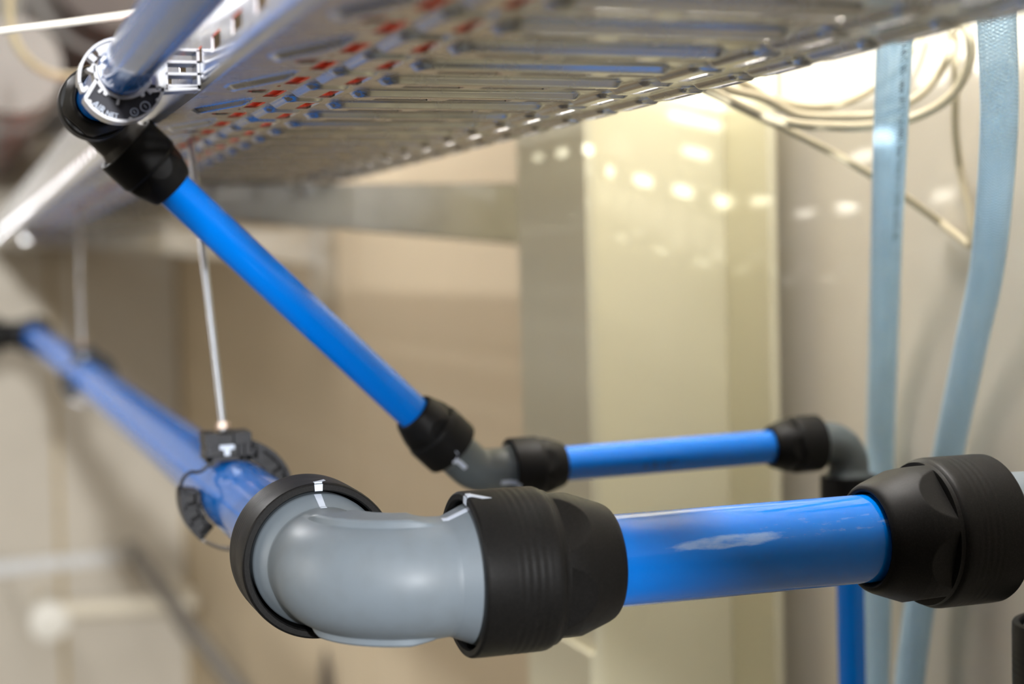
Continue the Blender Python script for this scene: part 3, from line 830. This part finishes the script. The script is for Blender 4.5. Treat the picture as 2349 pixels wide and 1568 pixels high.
# ------------------------------------------------------------------ cream cables by the wall
def cable(pts, r, m, label, group=None, raw=False):
    p = spline([at(*q) if not raw else V(q) for q in pts], 10)
    p = [q * min(1.0, (XW - 0.004 - r) / q.x) if q.x > 0.1 else q for q in p]      # never into the wall
    return solo('cable', MB().tube(p, r, 12), m, label, 'cable', group)
cable([(1560, 170, 1.10), (1700, 243, 1.14), (1800, 280, 1.16), (1900, 290, 1.17), (2000, 288, 1.18), (2100, 268, 1.18), (2180, 222, 1.17), (2222, 150, 1.16), (2225, 90, 1.15), (2206, 48, 1.14), (2185, 20, 1.13)], 0.0036, M_CREAM,
      'lowest cream cable loop hanging under the tray edge behind the hoses')
cable([(1560, 120, 1.14), (1650, 195, 1.16), (1750, 225, 1.19), (1830, 262, 1.21), (1930, 268, 1.22), (2020, 262, 1.22), (2100, 225, 1.22), (2150, 175, 1.22), (2182, 110, 1.21), (2180, 40, 1.20), (2175, 0, 1.19)], 0.0034, M_CREAM,
      'middle cream cable loop hanging behind the left hose')
cable([(1640, 150, 1.20), (1760, 222, 1.22), (1850, 245, 1.24), (1930, 238, 1.25), (2000, 205, 1.26), (2060, 160, 1.26), (2100, 100, 1.25), (2120, 40, 1.24)], 0.0034, M_CREAM,
      'topmost cream cable loop hanging behind the left hose')
cable([(1600, 200, 1.18), (1780, 285, 1.22), (1900, 345, 1.25), (2000, 402, 1.27), (2100, 468, 1.29), (2190, 535, 1.31), (2222, 562, 1.31), (2228, 552, 1.31), (2226, 500, 1.30), (2205, 400, 1.28), (2192, 300, 1.26), (2192, 200, 1.24), (2190, 100, 1.22), (2185, 20, 1.20)], 0.0031, M_CREAM,
      'cream cable dropping to a sharp point beside the right hose')
# cables at upper left
cable([(-60, 84, 1.02), (0, 72, 1.05), (150, 53, 1.10), (300, 33, 1.15), (380, 22, 1.17)], 0.0024, M_WHITEC, 'thin straight white cable crossing behind the upper blue pipe')
cable([(20, -40, 1.9), (25, 60, 1.9), (50, 120, 1.9), (95, 160, 1.92), (150, 175, 1.95), (230, 165, 2.0), (300, 120, 2.0)], 0.0047, M_CREAM2, 'thick cream cable loop at the upper left corner')

# ------------------------------------------------------------------ far things, upper left: insulated ducts under the ceiling
def duct(x, z, r, y0, y1, m, label):
    t = thing('duct', (x, y0, z), label, 'duct')
    part('jacket', MB().tube([(x, y0 + (y1 - y0) * i / 10, z) for i in range(11)], r, 40), m, t)
    for k in range(4):
        yy = y0 + (y1 - y0) * (k + 0.5) / 4
        mb = MB(); mb.rings([[V((x + rr * math.cos(2 * PI * i / 40), yy + dy, z + rr * math.sin(2 * PI * i / 40))) for rr, dy in ((r, -0.02), (r + 0.012, -0.02), (r + 0.012, 0.02), (r, 0.02))] for i in range(40)], loop=True)
        part('joint_ring', mb, M_DUCT2, t)
    return t
duct(0.36, 0.64, 0.16, 3.3, 5.74, M_DUCT, 'dark brown duct under the ceiling at upper left')
duct(0.13, 0.40, 0.09, 3.2, 5.74, M_DUCT2, 'grey jacketed duct at the far upper left')

# far things, lower left: rail, cream pipe, struts at the back wall
def bp(px, py, y): r = ray(px, py); return r * (y / r.y)
a = bp(-40, 1306, 5.5); b = bp(300, 1272, 5.5)
t = thing('wall_rail', (a + b) / 2, 'blurred bright galvanised rail at the lower left edge', 'rail')
mb = MB().box((a + b) / 2, ((b - a).length, 0.03, 0.042), (lambda d: (d, V((0, 1, 0)), V((-d.z, 0, d.x))))((b - a).normalized()))
part('channel', mb, M_ZINC2, t)
for i in range(9):
    q = a + (b - a) * ((i + 0.5) / 9)
    part('bolt', MB().tube([q + V((0, -0.02, 0)), q + V((0, -0.012, 0))], 0.014, 12), M_STEEL, t)
for q in (a + (b - a) * 0.1, a + (b - a) * 0.9):
    part('standoff', MB().tube([q, V((q.x, YB, q.z))], 0.012, 10), M_ZINC2, t)
a = bp(112, 1402, 5.4); b = bp(440, 1384, 5.4)
t = thing('cream_conduit', (a + b) / 2, 'blurred cream level pipe with a round end fitting at lower left', 'pipe')
part('tube', MB().tube([a, b], 0.030, 20), M_CREAMP, t)
q = bp(112, 1420, 5.4)
part('end_fitting', MB().tube([q + V((0, -0.05, 0)), q + V((0, -0.045, 0)), q + V((0, 0.05, 0))], [0.05, 0.062, 0.062], 28), M_WHITEC, t)
part('stub', MB().tube([b, V((b.x, YB, b.z))], 0.022, 14), M_CREAMP, t)
part('stub', MB().tube([q, V((q.x, YB, q.z))], 0.03, 14), M_CREAMP, t)
a = bp(420, 1362, 5.55); b = bp(640, 1336, 5.55)
solo('thin_conduit', MB().tube([a, b], 0.012, 12), M_CREAMP, 'blurred thin pale conduit going behind the large grey elbow', 'conduit')
r0 = ray(300, 1255); a = r0 * (5.65 / r0.y); r1 = ray(570, 1610); b = r1 * (0.735 / r1.x)
solo('brace_strut', MB().tube([a, b], 0.026, 16), M_DUCT2, 'blurred grey strut slanting down at the lower left', 'strut')
r1 = ray(747, 1490); a = r1 * (0.745 / r1.x)
solo('upright_bar', MB().tube([a, a + V((0, 0, -0.05)), a + V((0, 0, -0.4))], [0.004, 0.012, 0.016], 12), M_DUCT, 'blurred brown upright bar under the large grey elbow', 'bar')  # dark tapered upright
